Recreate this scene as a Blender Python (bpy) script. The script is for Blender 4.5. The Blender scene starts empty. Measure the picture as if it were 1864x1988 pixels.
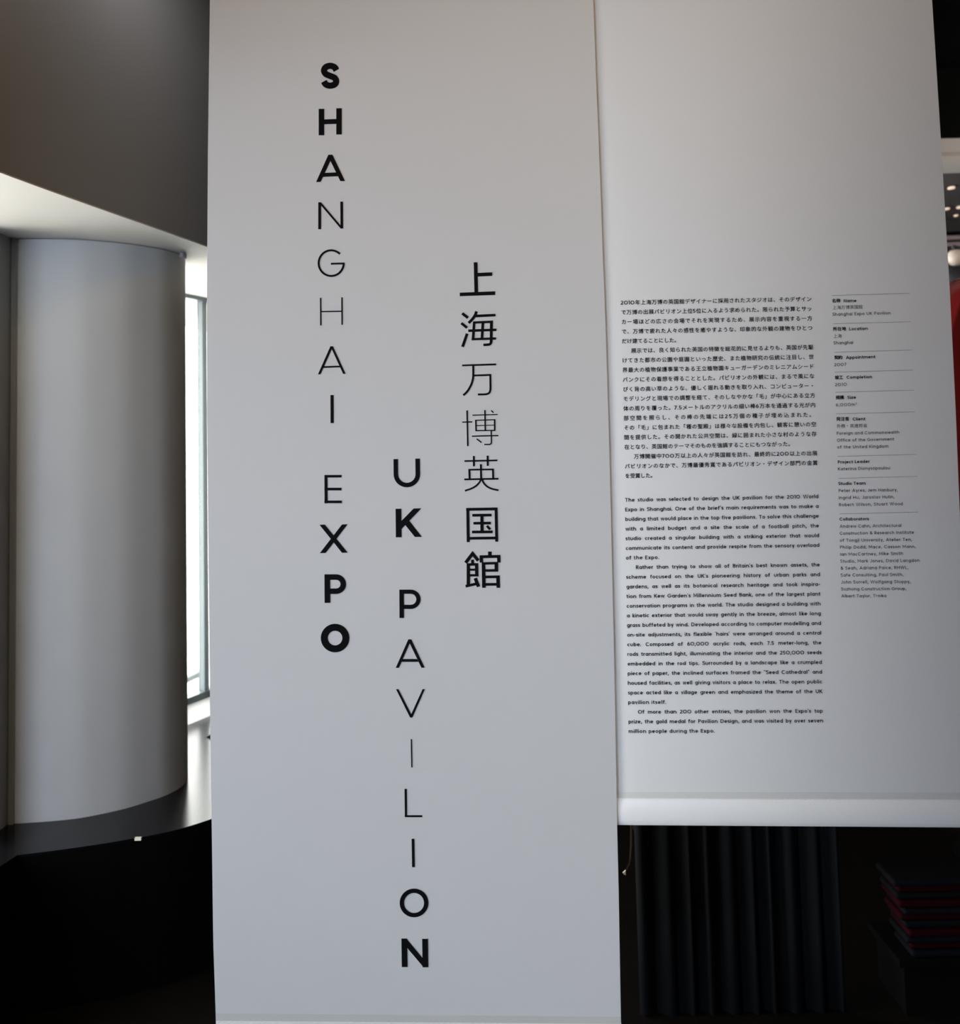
import bpy, bmesh
from math import *
from mathutils import Matrix, Vector

C = bpy.context.scene.collection
SC = bpy.context.scene

# ------------------------------------------------------------------ camera
F, CX, CY = 2000.0, 932.0, 732.0          # focal length and principal point (1864x1988 frame)
PITCH, ROLL, EYE = radians(3.8), -0.0239, 1.6
cam = bpy.data.cameras.new('camera')
cam.sensor_fit = 'HORIZONTAL'; cam.sensor_width = 36.0
cam.lens = 36.0 * F / 1864.0
cam.shift_y = -(994.0 - CY) / 1864.0
cam.clip_start = 0.05; cam.clip_end = 200
cam.dof.use_dof = True; cam.dof.focus_distance = 2.42; cam.dof.aperture_fstop = 3.6
camo = bpy.data.objects.new('camera', cam); C.objects.link(camo)
RM = Matrix.Rotation(pi/2 + PITCH, 3, 'X') @ Matrix.Rotation(ROLL, 3, 'Z')
camo.matrix_world = Matrix.Translation((0, 0, EYE)) @ RM.to_4x4()
SC.camera = camo

# ------------------------------------------------------------------ sky and exposure
world = bpy.data.worlds.new('world'); SC.world = world; world.use_nodes = True
bg = world.node_tree.nodes['Background']
bg.inputs[0].default_value = (1.0, 0.965, 0.925, 1); bg.inputs[1].default_value = 8.8
SC.view_settings.view_transform = 'Standard'; SC.view_settings.look = 'None'
SC.view_settings.exposure = 0.0; SC.view_settings.gamma = 1.0
SC.view_settings.use_curve_mapping = False

# ------------------------------------------------------------------ large lights (daylight of windows beside and behind the camera)
def area(name, loc, target, sx, sy, power, col, spread=180):
    l = bpy.data.lights.new(name, 'AREA'); l.shape = 'RECTANGLE'; l.size = sx; l.size_y = sy
    l.energy = power; l.color = col; l.spread = radians(spread)
    o = bpy.data.objects.new(name, l); C.objects.link(o); o.location = loc
    o.rotation_euler = (Vector(target) - Vector(loc)).to_track_quat('-Z', 'Y').to_euler()
    return o
def portal(name, loc, target, sx, sy):
    o = area(name, loc, target, sx, sy, 1, (1, 1, 1)); o.data.cycles.is_portal = True
area('daylight_side_windows', (-3.2, -1.9, 1.2), (-0.2, 2.4, 1.1), 2.6, 1.7, 126, (0.68, 0.81, 1.03))
area('daylight_rear_window', (0.4, -3.2, 1.1), (0.0, 2.4, 1.0), 3.2, 1.4, 4, (0.72, 0.82, 1.0))
area('ceiling_lamp_warm', (0.0, 0.3, 3.3), (-0.1, 2.3, 2.3), 0.9, 0.5, 12.5, (1.0, 0.60, 0.16))
area('fascia_fill_light', (-0.84, 2.95, 3.32), (-1.0, 2.9, 2.3), 0.2, 0.9, 1.9, (1.0, 0.97, 0.96))  # added fill light, unseen, that brightens the fascia
portal('portal_recess', (-1.56, 4.0, 1.38), (-0.6, 3.6, 1.38), 1.7, 1.9)
portal('portal_facade', (-2.22, 2.3, 1.38), (-1.0, 1.8, 1.38), 1.9, 1.9)

# ------------------------------------------------------------------ projection helpers: a sight line met with a real surface
def ray(px, py):
    return RM @ Vector(((px - CX) / F, -(py - CY) / F, -1.0))
def at_z(px, py, z):
    d = ray(px, py); t = (z - EYE) / d.z
    return Vector((d.x * t, d.y * t, z))
def at_y(px, py, y):
    d = ray(px, py); t = y / d.y
    return Vector((d.x * t, y, EYE + d.z * t))
class Sheet:
    """vertical hanging cloth: depth is a smooth function of x"""
    def __init__(s, y0, x0, a, k): s.y0, s.x0, s.a, s.k = y0, x0, a, k
    def Y(s, x): u = x - s.x0; return s.y0 + s.a*u + s.k*u*u
    def at(s, px, py, lift=0.0):
        d = ray(px, py); t = s.y0 / d.y
        for _ in range(12): t = s.Y(d.x * t) / d.y
        t -= lift
        return Vector((d.x * t, d.y * t, EYE + d.z * t))

# ------------------------------------------------------------------ object helpers
def tag(o, label=None, cat=None, group=None, kind=None):
    if label: o['label'] = label
    if cat: o['category'] = cat
    if group: o['group'] = group
    if kind: o['kind'] = kind
    return o
def mesh_obj(name, verts, faces, mat, parent=None, smooth=False):
    me = bpy.data.meshes.new(name); me.from_pydata([tuple(v) for v in verts], [], faces); me.update()
    if smooth:
        for p in me.polygons: p.use_smooth = True
    me.materials.append(mat)
    o = bpy.data.objects.new(name, me); C.objects.link(o)
    if parent: o.parent = parent; o.matrix_parent_inverse = Matrix.Translation(-parent.location)
    return o
def fix(o):
    bm = bmesh.new(); bm.from_mesh(o.data); bmesh.ops.recalc_face_normals(bm, faces=bm.faces)
    bm.to_mesh(o.data); bm.free(); return o
def empty(name, loc, label, cat, group=None):
    o = bpy.data.objects.new(name, None); C.objects.link(o); o.location = loc
    return tag(o, label, cat, group)
def box(name, a, b, mat, parent=None, bevel=0.0):
    x0, y0, z0 = a; x1, y1, z1 = b
    v = [(x0,y0,z0),(x1,y0,z0),(x1,y1,z0),(x0,y1,z0),(x0,y0,z1),(x1,y0,z1),(x1,y1,z1),(x0,y1,z1)]
    f = [(0,3,2,1),(4,5,6,7),(0,1,5,4),(1,2,6,5),(2,3,7,6),(3,0,4,7)]
    o = mesh_obj(name, v, f, mat, parent)
    if bevel:
        m = o.modifiers.new('bevel', 'BEVEL'); m.width = bevel; m.segments = 3
    return o
def prism(name, plan, z0, z1, mat, parent=None, smooth=False, bevel=0.0):
    """vertical solid over a plan outline"""
    n = len(plan)
    v = [(x, y, z0) for x, y in plan] + [(x, y, z1) for x, y in plan]
    f = [tuple(range(n))[::-1], tuple(range(n, 2*n))] + [(i, (i+1) % n, n + (i+1) % n, n + i) for i in range(n)]
    o = fix(mesh_obj(name, v, f, mat, parent))
    if smooth:
        for p in o.data.polygons: p.use_smooth = len(p.vertices) == 4
        m = o.modifiers.new('edges', 'EDGE_SPLIT'); m.split_angle = radians(35)
    if bevel:
        m = o.modifiers.new('bevel', 'BEVEL'); m.width = bevel; m.segments = 3; m.limit_method = 'ANGLE'
    return o
def beam(name, p, q, w, h, mat, parent=None):
    """straight bar from p to q (plan direction), w wide across, h high, top at z of p"""
    p, q = Vector(p), Vector(q); d = (q - p); d.z = 0; d.normalize(); n = Vector((-d.y, d.x, 0)) * w/2
    v = []
    for e in (p, q):
        for s in (-1, 1):
            for z in (0, h): v.append(e + n*s + Vector((0, 0, z)))
    f = [(0,1,3,2),(4,6,7,5),(0,2,6,4),(1,5,7,3),(0,4,5,1),(2,3,7,6)]
    return fix(mesh_obj(name, v, f, mat, parent))
def spline(pts, n):
    """Catmull-Rom through 2D points"""
    P = [Vector(p) for p in pts]; P = [P[0]*2 - P[1]] + P + [P[-1]*2 - P[-2]]; out = []
    for i in range(1, len(P) - 2):
        for j in range(n):
            t = j / n; a, b, c, d = P[i-1:i+3]
            out.append(0.5*((2*b) + (c-a)*t + (2*a - 5*b + 4*c - d)*t*t + (3*b - a - 3*c + d)*t*t*t))
    out.append(P[-2]); return [tuple(p) for p in out]
def lerp_table(tab, y):
    if y <= tab[0][0]: (a, x0), (b, x1) = tab[0], tab[1]
    elif y >= tab[-1][0]: (a, x0), (b, x1) = tab[-2], tab[-1]
    else:
        for i in range(len(tab)-1):
            if tab[i][0] <= y <= tab[i+1][0]: (a, x0), (b, x1) = tab[i], tab[i+1]; break
    return x0 + (x1-x0)*(y-a)/(b-a)

# ------------------------------------------------------------------ materials
def material(name, col, rough=0.6, metal=0.0, var=0.0, scale=8.0, bump=0.0, bscale=300.0, spec=0.5, emit=None):
    m = bpy.data.materials.new(name); m.use_nodes = True; nt = m.node_tree
    b = nt.nodes['Principled BSDF']; b.inputs['Roughness'].default_value = rough
    b.inputs['Metallic'].default_value = metal; b.inputs['Specular IOR Level'].default_value = spec
    tc = nt.nodes.new('ShaderNodeTexCoord')
    n = nt.nodes.new('ShaderNodeTexNoise'); n.inputs['Scale'].default_value = scale; n.inputs['Detail'].default_value = 4
    nt.links.new(tc.outputs['Object'], n.inputs['Vector'])
    r = nt.nodes.new('ShaderNodeMix'); r.data_type = 'RGBA'
    r.inputs[6].default_value = tuple(c*(1-var) for c in col) + (1,)
    r.inputs[7].default_value = tuple(min(1, c*(1+var)) for c in col) + (1,)
    nt.links.new(n.outputs['Fac'], r.inputs[0]); nt.links.new(r.outputs[2], b.inputs['Base Color'])
    if bump:
        n2 = nt.nodes.new('ShaderNodeTexNoise'); n2.inputs['Scale'].default_value = bscale
        nt.links.new(tc.outputs['Object'], n2.inputs['Vector'])
        bp = nt.nodes.new('ShaderNodeBump'); bp.inputs['Strength'].default_value = bump; bp.inputs['Distance'].default_value = 0.002
        nt.links.new(n2.outputs['Fac'], bp.inputs['Height']); nt.links.new(bp.outputs[0], b.inputs['Normal'])
    if emit:
        b.inputs['Emission Color'].default_value = tuple(emit[0]) + (1,); b.inputs['Emission Strength'].default_value = emit[1]
    return m
M = dict(
    cloth=material('banner_cloth', (0.74, 0.735, 0.73), 0.55, var=0.015, scale=3, bump=0.05, bscale=900, spec=0.3),
    seam=material('seam_cloth', (0.66, 0.66, 0.625), 0.6, var=0.02, bump=0.05, spec=0.3),
    hem=material('hem_cloth', (0.88, 0.87, 0.855), 0.5, var=0.02, bump=0.05, spec=0.3),
    thread=material('thread', (0.86, 0.85, 0.85), 0.5),
    ink=material('black_ink', (0.004, 0.004, 0.005), 0.75, spec=0.1),
    ink_soft=material('dark_grey_ink', (0.03, 0.03, 0.033), 0.75, spec=0.1),
    column=material('painted_column', (0.69, 0.69, 0.69), 0.7, var=0.03, scale=5, bump=0.03, bscale=60),
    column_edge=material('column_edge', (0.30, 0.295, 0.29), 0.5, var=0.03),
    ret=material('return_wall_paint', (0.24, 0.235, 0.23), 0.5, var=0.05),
    fascia=material('fascia_paint', (0.43, 0.44, 0.47), 0.55, var=0.05, scale=2),
    soffit=material('soffit_paint', (0.88, 0.83, 0.75), 0.7, var=0.01),
    ledge=material('ledge_lacquer', (0.004, 0.0045, 0.006), 0.22, var=0.1, spec=0.2),
    black=material('black_panel', (0.003, 0.003, 0.003), 0.9, spec=0.05),
    floor=material('dark_floor', (0.006, 0.005, 0.004), 0.85, var=0.3, scale=6, spec=0.05),
    frame=material('window_frame_paint', (0.16, 0.19, 0.20), 0.4, metal=0.3, var=0.05),
    sill=material('white_sill', (0.80, 0.80, 0.82), 0.4, var=0.02),
    white=material('white_reveal', (0.80, 0.82, 0.84), 0.6, var=0.02),
    terrace=material('pale_terrace', (0.80, 0.82, 0.82), 0.8, var=0.05),
    rail=material('grey_rail', (0.10, 0.13, 0.14), 0.5),
    curtain=material('black_curtain', (0.0035, 0.0042, 0.0055), 0.8, var=0.1, spec=0.2),
    beige=material('beige_paint', (0.46, 0.43, 0.41), 0.6, var=0.04),
    beige_groove=material('beige_groove', (0.36, 0.335, 0.32), 0.6, var=0.04),
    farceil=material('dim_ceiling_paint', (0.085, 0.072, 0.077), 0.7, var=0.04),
    shelf=material('mauve_shelf', (0.40, 0.33, 0.36), 0.6, var=0.05),
    panel=material('slate_blue_panel', (0.16, 0.16, 0.24), 0.5, var=0.1),
    dark=material('dark_furniture', (0.02, 0.021, 0.024), 0.5, var=0.2),
    pale=material('pale_ceramic', (0.70, 0.60, 0.52), 0.5, var=0.1, scale=20),
    red=material('red_gloss', (0.32, 0.022, 0.022), 0.18, var=0.05),
    rednap=material('red_fabric', (0.020, 0.0012, 0.003), 0.8, var=0.2, spec=0.05),
    greynap=material('grey_fabric', (0.006, 0.0065, 0.008), 0.8, var=0.2, spec=0.05),
    pink=material('dusty_pink_card', (0.30, 0.16, 0.15), 0.6),
    brown=material('brown_leather', (0.07, 0.03, 0.02), 0.6),
    ivory=material('ivory_plastic', (0.85, 0.80, 0.66), 0.4),
    lamp=material('lamp_lens', (0.9, 0.8, 0.7), 0.4, emit=((1.0, 0.72, 0.55), 0.62)),
)
def glass_mat():
    m = bpy.data.materials.new('window_glass'); m.use_nodes = True; nt = m.node_tree
    for n in list(nt.nodes): nt.nodes.remove(n)
    out = nt.nodes.new('ShaderNodeOutputMaterial'); mix = nt.nodes.new('ShaderNodeMixShader')
    tr = nt.nodes.new('ShaderNodeBsdfTransparent'); tr.inputs[0].default_value = (0.965, 0.985, 0.985, 1)
    gl = nt.nodes.new('ShaderNodeBsdfGlossy'); gl.inputs['Roughness'].default_value = 0.02
    mix.inputs[0].default_value = 0.06
    nt.links.new(tr.outputs[0], mix.inputs[1])
    nt.links.new(gl.outputs[0], mix.inputs[2]); nt.links.new(mix.outputs[0], out.inputs[0]); return m
M['glass'] = glass_mat()

# ================================================================== the setting
LZ, SZ = 0.45, 2.31                       # ledge top, low ceiling over the recess
GW0, GW1 = (-1.85, 3.225), (-1.271, 4.745)  # plan line of the glazed wall behind the column
def st(o): o['kind'] = 'structure'; return o
st(prism('floor', [(-4.6, -3.5), (7.5, -3.5), (7.5, 9.0), (-0.5, 9.0), (-0.5, 4.85), (-1.3, 4.85), (-3.25, 0.0), (-4.6, 0.0)], -0.1, 0.0, M['floor']))
st(prism('ceiling', [(-4.6, -3.5), (7.5, -3.5), (7.5, 9.0), (-0.5, 9.0), (-0.5, 6.2), (-1.5, 6.2), (-3.25, 0.0), (-4.6, 0.0)], 3.42, 3.5, M['black']))
st(box('wall_side', (-4.7, -3.5, 0), (-4.6, 0.0, 3.42), M['dark']))
st(box('wall_near', (-4.7, 0.0, 0), (-3.22, 0.08, 3.42), M['dark']))
st(box('wall_rear', (-4.7, -3.6, 0), (7.5, -3.5, 3.42), M['dark']))
st(box('wall_right', (7.4, -3.5, 0), (7.5, 9.0, 3.42), M['black']))
# left wall returning to the column, dark, with the ledge running along it
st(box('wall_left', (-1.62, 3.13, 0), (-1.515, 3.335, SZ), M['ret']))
# fascia above the recess: its lower edge runs away behind the banner
fas = [(-1.60, -1.0), (-1.50, 0.2), (-1.34, 1.6), (-1.245, 2.25), (-1.189, 2.537), (-1.143, 2.735), (-1.086, 2.96),
       (-1.018, 3.218), (-0.936, 3.542), (-0.80, 4.1), (-0.66, 4.7), (-0.45, 5.6)]
fas = spline(fas, 4)
st(prism('wall_upper', fas + [(-0.52, 5.62), (-1.02, 3.55), (-1.30, 2.25), (-1.70, -1.0)], SZ + 0.004, 3.42, M['fascia'], smooth=True))
st(prism('ceiling_recess', fas + [(-0.45, 6.2), (-1.6, 6.2), (-1.95, 3.4), (-3.6, 0.0), (-3.6, -1.0)], SZ, SZ + 0.004, M['soffit']))

# glazed wall: window_1 with rails, mullions, panes
win = bpy.data.objects.new('window_1', None); C.objects.link(win); win.location = (-1.5, 4.0, LZ); st(win)
g0, g1 = Vector((*GW0, 0)), Vector((*GW1, 0)); gd = (g1 - g0).normalized(); gn = Vector((-gd.y, gd.x, 0))
def gp(s, off=0, z=0): return g0 + gd*s + gn*off + Vector((0, 0, z))
GL = (g1 - g0).length
sv_ = [gp(s_, o_, z_) for s_ in (-3.4, GL) for o_, z_ in ((-0.11, LZ + 0.001), (-0.03, LZ + 0.05), (0.03, LZ + 0.05), (0.03, LZ + 0.001))]
fix(mesh_obj('sill', sv_, [(0, 1, 2, 3), (4, 5, 6, 7), (0, 1, 5, 4), (1, 2, 6, 5), (2, 3, 7, 6), (3, 0, 4, 7)], M['sill'], win))
beam('bottom_rail', gp(-3.4, 0, LZ + 0.045), gp(GL, 0, LZ + 0.045), 0.05, 0.035, M['frame'], win)
beam('top_rail', gp(-3.4, 0, SZ - 0.018), gp(GL, 0, SZ - 0.018), 0.05, 0.018, M['frame'], win)
for s in (-3.40, -1.6, 0.0, 0.80, GL - 0.018):
    beam('mullion', gp(s - 0.018, 0, LZ + 0.08), gp(s + 0.018, 0, LZ + 0.08), 0.03, SZ - LZ - 0.098, M['frame'], win)
for a, b in ((-3.37, -1.63), (-1.57, -0.03), (0.02, 0.78), (0.82, GL - 0.036)):
    beam('pane', gp(a, 0.01, LZ + 0.08), gp(b, 0.01, LZ + 0.08), 0.006, SZ - LZ - 0.098, M['glass'], win)
st(prism('wall_parapet', [tuple(gp(-3.4, 0.04))[:2], tuple(gp(-0.02, 0.04))[:2], tuple(gp(-0.02, -0.04))[:2], tuple(gp(-3.4, -0.04))[:2]], 0, LZ, M['black']))
st(prism('wall_header', [tuple(gp(-3.4, 0.04))[:2], tuple(gp(GL, 0.04))[:2], tuple(gp(GL, -0.02))[:2], tuple(gp(-3.4, -0.02))[:2]], SZ + 0.004, 3.42, M['black']))
# second window closing the recess, seen as a sliver beside the mullion
win2 = bpy.data.objects.new('window_2', None); C.objects.link(win2); win2.location = (-0.9, 4.8, LZ); st(win2)
x0, y0 = GW1
box('sill', (x0, y0 - 0.02, LZ + 0.001), (-1.1, y0 + 0.08, LZ + 0.045), M['sill'], win2)
box('bottom_rail', (x0, y0, LZ + 0.045), (-1.1, y0 + 0.05, LZ + 0.08), M['frame'], win2)
box('top_rail', (x0, y0, SZ - 0.018), (-1.1, y0 + 0.05, SZ), M['frame'], win2)
box('mullion', (-1.13, y0, LZ + 0.08), (-1.1, y0 + 0.05, SZ - 0.018), M['frame'], win2)
box('pane', (x0, y0 + 0.02, LZ + 0.08), (-1.13, y0 + 0.026, SZ - 0.018), M['glass'], win2)
st(box('wall_back', (-1.10, 4.74, 0), (1.7, 4.86, 3.42), M['black']))
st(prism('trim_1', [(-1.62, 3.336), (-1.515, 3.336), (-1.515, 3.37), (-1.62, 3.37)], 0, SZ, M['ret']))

# terrace outside the glass
tb = mesh_obj('terrace', [(-9, -3, 0.1), (-4.7, -3, 0.1), (-4.7, 0.1, 0.1), (-3.3, 0.1, 0.1), (-2.4, 2.2, 0.1), (-1.9, 3.2, 0.1), (-1.3, 4.85, 0.1), (-0.5, 4.9, 0.1), (-0.5, 14, 0.1), (-9, 14, 0.1)],
              [tuple(range(10))], M['terrace']); st(tb)
rl = empty('balcony_rail', gp(0.8, 0.5, 0.1), 'thin pale grey rail outside the window glass beyond the column', 'railing')
a_, b_ = at_z(353, 1329, 0.42), at_z(386, 1313, 0.42); dd = (b_ - a_)
beam('rail_bar', a_ - dd*3, b_ + dd*0.2, 0.03, 0.028, M['rail'], rl)
for k in (-2.8, 0.1, 1.15):
    p = a_ + dd*k; box('post', (p.x-0.012, p.y-0.012, 0.1), (p.x+0.012, p.y+0.012, 0.42), M['rail'], rl)

# ================================================================== column
colb = [(-1.512, 3.330), (-1.50, 3.322), (-1.47, 3.322), (-1.392, 3.332), (-1.317, 3.350), (-1.262, 3.378), (-1.192, 3.428), (-1.136, 3.490),
        (-1.088, 3.560), (-1.062, 3.650), (-1.070, 3.74), (-1.115, 3.82)]
colp = spline(colb, 6) + [(-1.30, 3.88), (-1.512, 3.80)]
colm = empty('column', (-1.3, 3.55, LZ), 'grey painted column with rounded front standing on the dark ledge', 'column')
prism('column_shaft', colp, LZ, SZ - 0.003, M['column'], colm, smooth=True)
box('edge_trim', (-1.512, 3.309, LZ), (-1.496, 3.324, SZ - 0.003), M['column_edge'], colm)  # darker colour carries the shade of the gap beside the shaft
box('top_clip', (-1.052, 3.60, SZ - 0.022), (-1.036, 3.64, SZ - 0.002), M['column_edge'], colm, bevel=0.004)

# ================================================================== ledge
edge = [(-1.384, 2.2), (-1.384, 2.984), (-1.371, 3.063), (-1.283, 3.088), (-1.15, 3.135), (-1.097, 3.159), (-0.977, 3.221), (-0.877, 3.319),
        (-0.78, 3.45), (-0.66, 3.75), (-0.56, 4.2), (-0.52, 4.72)]
edge = edge[:2] + spline(edge[2:], 4)
led = empty('window_ledge', (-1.1, 3.6, 0), 'dark glossy ledge with curved front edge under the column and window', 'ledge')
prism('ledge_top', edge + [(-0.52, 4.735), (-1.271, 4.735), (-1.86, 3.26), (-2.26, 2.2)], LZ - 0.008, LZ, M['ledge'], led)
inner = [(x - 0.004, y + 0.003) for x, y in edge]
prism('base_panel', inner + [(-0.56, 4.74), (-1.28, 4.74), (-1.82, 3.24), (-2.2, 2.2)], 0, LZ - 0.008, M['black'], led)
tp = at_z(269, 1626, LZ)
box('edge_tab', (tp.x - 0.010, tp.y - 0.006, LZ - 0.007), (tp.x + 0.009, tp.y + 0.004, LZ + 0.001), M['ivory'], led)
# small dark pointed thing lying on the ledge, showing past the banner edge
t0 = at_z(399.5, 1431, LZ)
mesh_obj_ = mesh_obj('cable_clip', [t0, t0 + Vector((0.05, -0.03, 0)), t0 + Vector((0.05, 0.05, 0)), t0 + Vector((0.05, -0.03, 0.02)), t0 + Vector((0.05, 0.05, 0.02))],
                     [(0, 2, 1), (0, 1, 3), (0, 3, 4), (0, 4, 2), (1, 2, 4, 3)], M['black'])
tag(fix(mesh_obj_), 'small black pointed clip on the bright ledge beside the front banner edge', 'clip')

# ================================================================== lettering tools
def stroke(pts, w, closed=False):
    """outline of a constant-width stroke as a mitred quad strip (2D)"""
    P = [Vector(p) for p in pts]; Q = []
    for p in P:
        if not Q or (p - Q[-1]).length > 1e-6: Q.append(p)
    P = Q
    if closed and (P[0] - P[-1]).length < 1e-6: P.pop()
    n = len(P); V = []
    for i in range(n):
        a = P[(i-1) % n] if (closed or i > 0) else None; b = P[(i+1) % n] if (closed or i < n-1) else None
        d1 = (P[i]-a).normalized() if a is not None else None; d2 = (b-P[i]).normalized() if b is not None else None
        if d1 is None: d1 = d2
        if d2 is None: d2 = d1
        n1 = Vector((-d1.y, d1.x)); n2 = Vector((-d2.y, d2.x)); m = n1 + n2
        if m.length < 1e-3: m = n1
        m.normalize(); m *= (w/2) / max(0.45, m.dot(n1))
        V += [P[i] + m, P[i] - m]
    Fc = [(2*i, 2*i+1, 2*i+3, 2*i+2) for i in range(n-1)]
    if closed: Fc.append((2*n-2, 2*n-1, 1, 0))
    return V, Fc
def arc(cx, cy, rx, ry, a0, a1, n=10):
    return [(cx + rx*cos(radians(a0 + (a1-a0)*i/n)), cy + ry*sin(radians(a0 + (a1-a0)*i/n))) for i in range(n+1)]

# ================================================================== banners
class Panel: pass
def cloth_grid(name, S, left, right, top, bot, nx, ny, mat, parent, lift=0.0, thick=0.0012, bulge=None):
    V, Fc = [], []
    for j in range(ny + 1):
        for i in range(nx + 1):
            f = i / nx; g = j / ny
            yl = top[0] + (bot[0]-top[0])*g; yr = top[1] + (bot[1]-top[1])*g
            y = yl + (yr-yl)*f
            x = lerp_table(left, y)*(1-f) + lerp_table(right, y)*f
            V.append(S.at(x, y, lift + (bulge(g) if bulge else 0)))
    W = nx + 1
    for j in range(ny):
        for i in range(nx): Fc.append((j*W+i, (j+1)*W+i, (j+1)*W+i+1, j*W+i+1))
    o = mesh_obj(name, V, Fc, mat, parent, smooth=True)
    m = o.modifiers.new('thickness', 'SOLIDIFY'); m.thickness = thick; m.offset = -1
    m = o.modifiers.new('edges', 'EDGE_SPLIT'); m.split_angle = radians(50)
    return o
def stitches(S, x0, x1, y0, y1, pitch, parent, lift):
    V, Fc = [], []; n = int((x1-x0)/pitch)
    for k in range(n):
        xa = x0 + k*pitch; xb = xa + pitch*0.62; ya = y0 + (y1-y0)*(xa-x0)/(x1-x0)
        w = 0.55; b = len(V)
        pts = [(xa, ya+0.9), (xb, ya-0.7)]
        for (x, y) in pts:
            V += [S.at(x, y-w, lift), S.at(x, y, lift + 0.0006), S.at(x, y+w, lift)]
        Fc += [(b, b+1, b+4, b+3), (b+1, b+2, b+5, b+4)]
    return tag(mesh_obj('stitching', V, Fc, M['thread'], parent), kind='stuff')

FRONT = Sheet(2.33, -0.15, -0.06, -0.12)
REAR = Sheet(2.273, 0.32, -0.42, 0.37)
fl = [(-560, 416), (-300, 412), (0, 407.5), (300, 403.6), (600, 401.7), (800, 402), (1033, 404), (1184, 405.7), (1335, 407.4), (1480, 409),
      (1600, 411), (1750, 413), (1830, 414), (1900, 416.5), (1960, 418.5), (2060, 421)]
fr = [(-560, 1133), (-300, 1142), (0, 1152), (150, 1157), (250, 1161.3), (360, 1165.7), (500, 1170.5), (600, 1174.6), (750, 1179.3), (850, 1182.5), (1000, 1186),
      (1150, 1189.4), (1300, 1192.7), (1400, 1194.5), (1500, 1196.3), (1590, 1197.9), (1720, 1201), (1988, 1205.7), (2060, 1207)]
rl_ = [(-560, 1124), (0, 1143), (2000, 1190)]
rr = [(-560, 1771), (0, 1809.8), (268, 1826.7), (560, 1844), (700, 1851), (814, 1856.4), (919, 1860.4), (980, 1863), (1200, 1871), (1610, 1884)]
fb = empty('hanging_banner', FRONT.at(800, 2040), 'front white banner with the tall black vertical title lettering', 'banner', None)
rb = empty('hanging_banner', REAR.at(1500, 1606), 'rear white banner with small black paragraphs of text, hanging behind the title banner', 'banner', None)
cloth_grid('cloth_sheet', FRONT, fl, fr, (-560, -560), (1968, 1975), 26, 60, M['cloth'], fb)
cloth_grid('seam_band', FRONT, fl, fr, (1967, 1974), (1983, 1989), 26, 3, M['seam'], fb, lift=0.0002)
cloth_grid('hem_pocket', FRONT, fl, fr, (1982, 1988), (2036, 2042), 26, 8, M['hem'], fb, lift=0.0003, thick=0.012, bulge=lambda g: 0.004*sin(pi*min(1, g*1.0)))
cloth_grid('cloth_sheet', REAR, rl_, rr, (-560, -560), (1538, 1539), 30, 60, M['cloth'], rb)
cloth_grid('seam_band', REAR, rl_, rr, (1537.5, 1538.5), (1550, 1553), 30, 3, M['seam'], rb, lift=0.0002)
cloth_grid('hem_pocket', REAR, rl_, rr, (1549.5, 1552.5), (1601.5, 1606.5), 30, 12, M['hem'], rb, lift=0.0003, thick=0.012,
           bulge=lambda g: 0.0045*sqrt(max(0, 1-(2*g-1)**2)) if g > 0.5 else 0.0045*sin(pi*g))
stitches(FRONT, 421, 1204, 1983.5, 1989.5, 11.2, fb, 0.0012)
stitches(REAR, 1199, 1880, 1550.3, 1553.2, 9.3, rb, 0.0012)
# hanging rods above the frame
def rod(S, xa, xb, y, parent):
    a, b = S.at(xa, y), S.at(xb, y); n = 12; V, Fc = [], []; d = (b-a).normalized()
    u = Vector((0, 0, 1)); w = d.cross(u).normalized(); u = w.cross(d)
    for e in (a, b):
        for i in range(n): t = 2*pi*i/n; V.append(e + (u*cos(t) + w*sin(t))*0.012)
    for i in range(n): Fc.append((i, (i+1) % n, n+(i+1) % n, n+i))
    Fc += [tuple(range(n)), tuple(range(n, 2*n))]
    fix(mesh_obj('hanging_rod', V, Fc, M['frame'], parent))
    for e in (a + d*0.06, b - d*0.06):
        box('hanging_cord', (e.x-0.002, e.y-0.002, e.z), (e.x+0.002, e.y+0.002, 3.42), M['frame'], parent)
rod(FRONT, 405, 1140, -562, fb); rod(REAR, 1120, 1782, -562, rb)

# ---- title lettering: every letter measured as outlines on the cloth
def put_letter(shapes, S, parent, name, label, lift=0.0009, mat='ink'):
    V, Fc = [], []
    for v, f in shapes:
        b = len(V); V += [S.at(p[0], p[1], lift) for p in v]; Fc += [tuple(b+i for i in q) for q in f]
    o = mesh_obj(name, V, Fc, M[mat], parent)
    bm = bmesh.new(); bm.from_mesh(o.data)
    for fa in bm.faces:
        fa.normal_update()
        if fa.normal.y > 0: fa.normal_flip()
    bm.to_mesh(o.data); bm.free()
    if label: o['label'] = label
    return o
def zoomed(ox, oy, s): return lambda p: (ox + p[0]/s, oy + p[1]/s)
def poly(pts): return (list(pts), [tuple(range(len(pts)))])
def shapes_to(z, sh): return [([z(p) for p in v], f) for v, f in sh]
zA, zB, zC, zD = zoomed(560, 100, 3.315), zoomed(560, 660, 3.105), zoomed(740, 860, 3.4286), zoomed(740, 1420, 4.143)
def R_(x0, y0, x1, y1, sk=0): return poly([(x0, y0), (x1, y0), (x1+sk, y1), (x0+sk, y1)])
def A_(fl_, fl2, ap1, ap2, fr_, fr2, ia, b1, b2, b3, b4):
    return [poly([fl_, ap1, ap2, ia, fl2]), poly([ap1, ap2, fr2, fr_, ia]), poly([b1, b2, b3, b4])]
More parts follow.
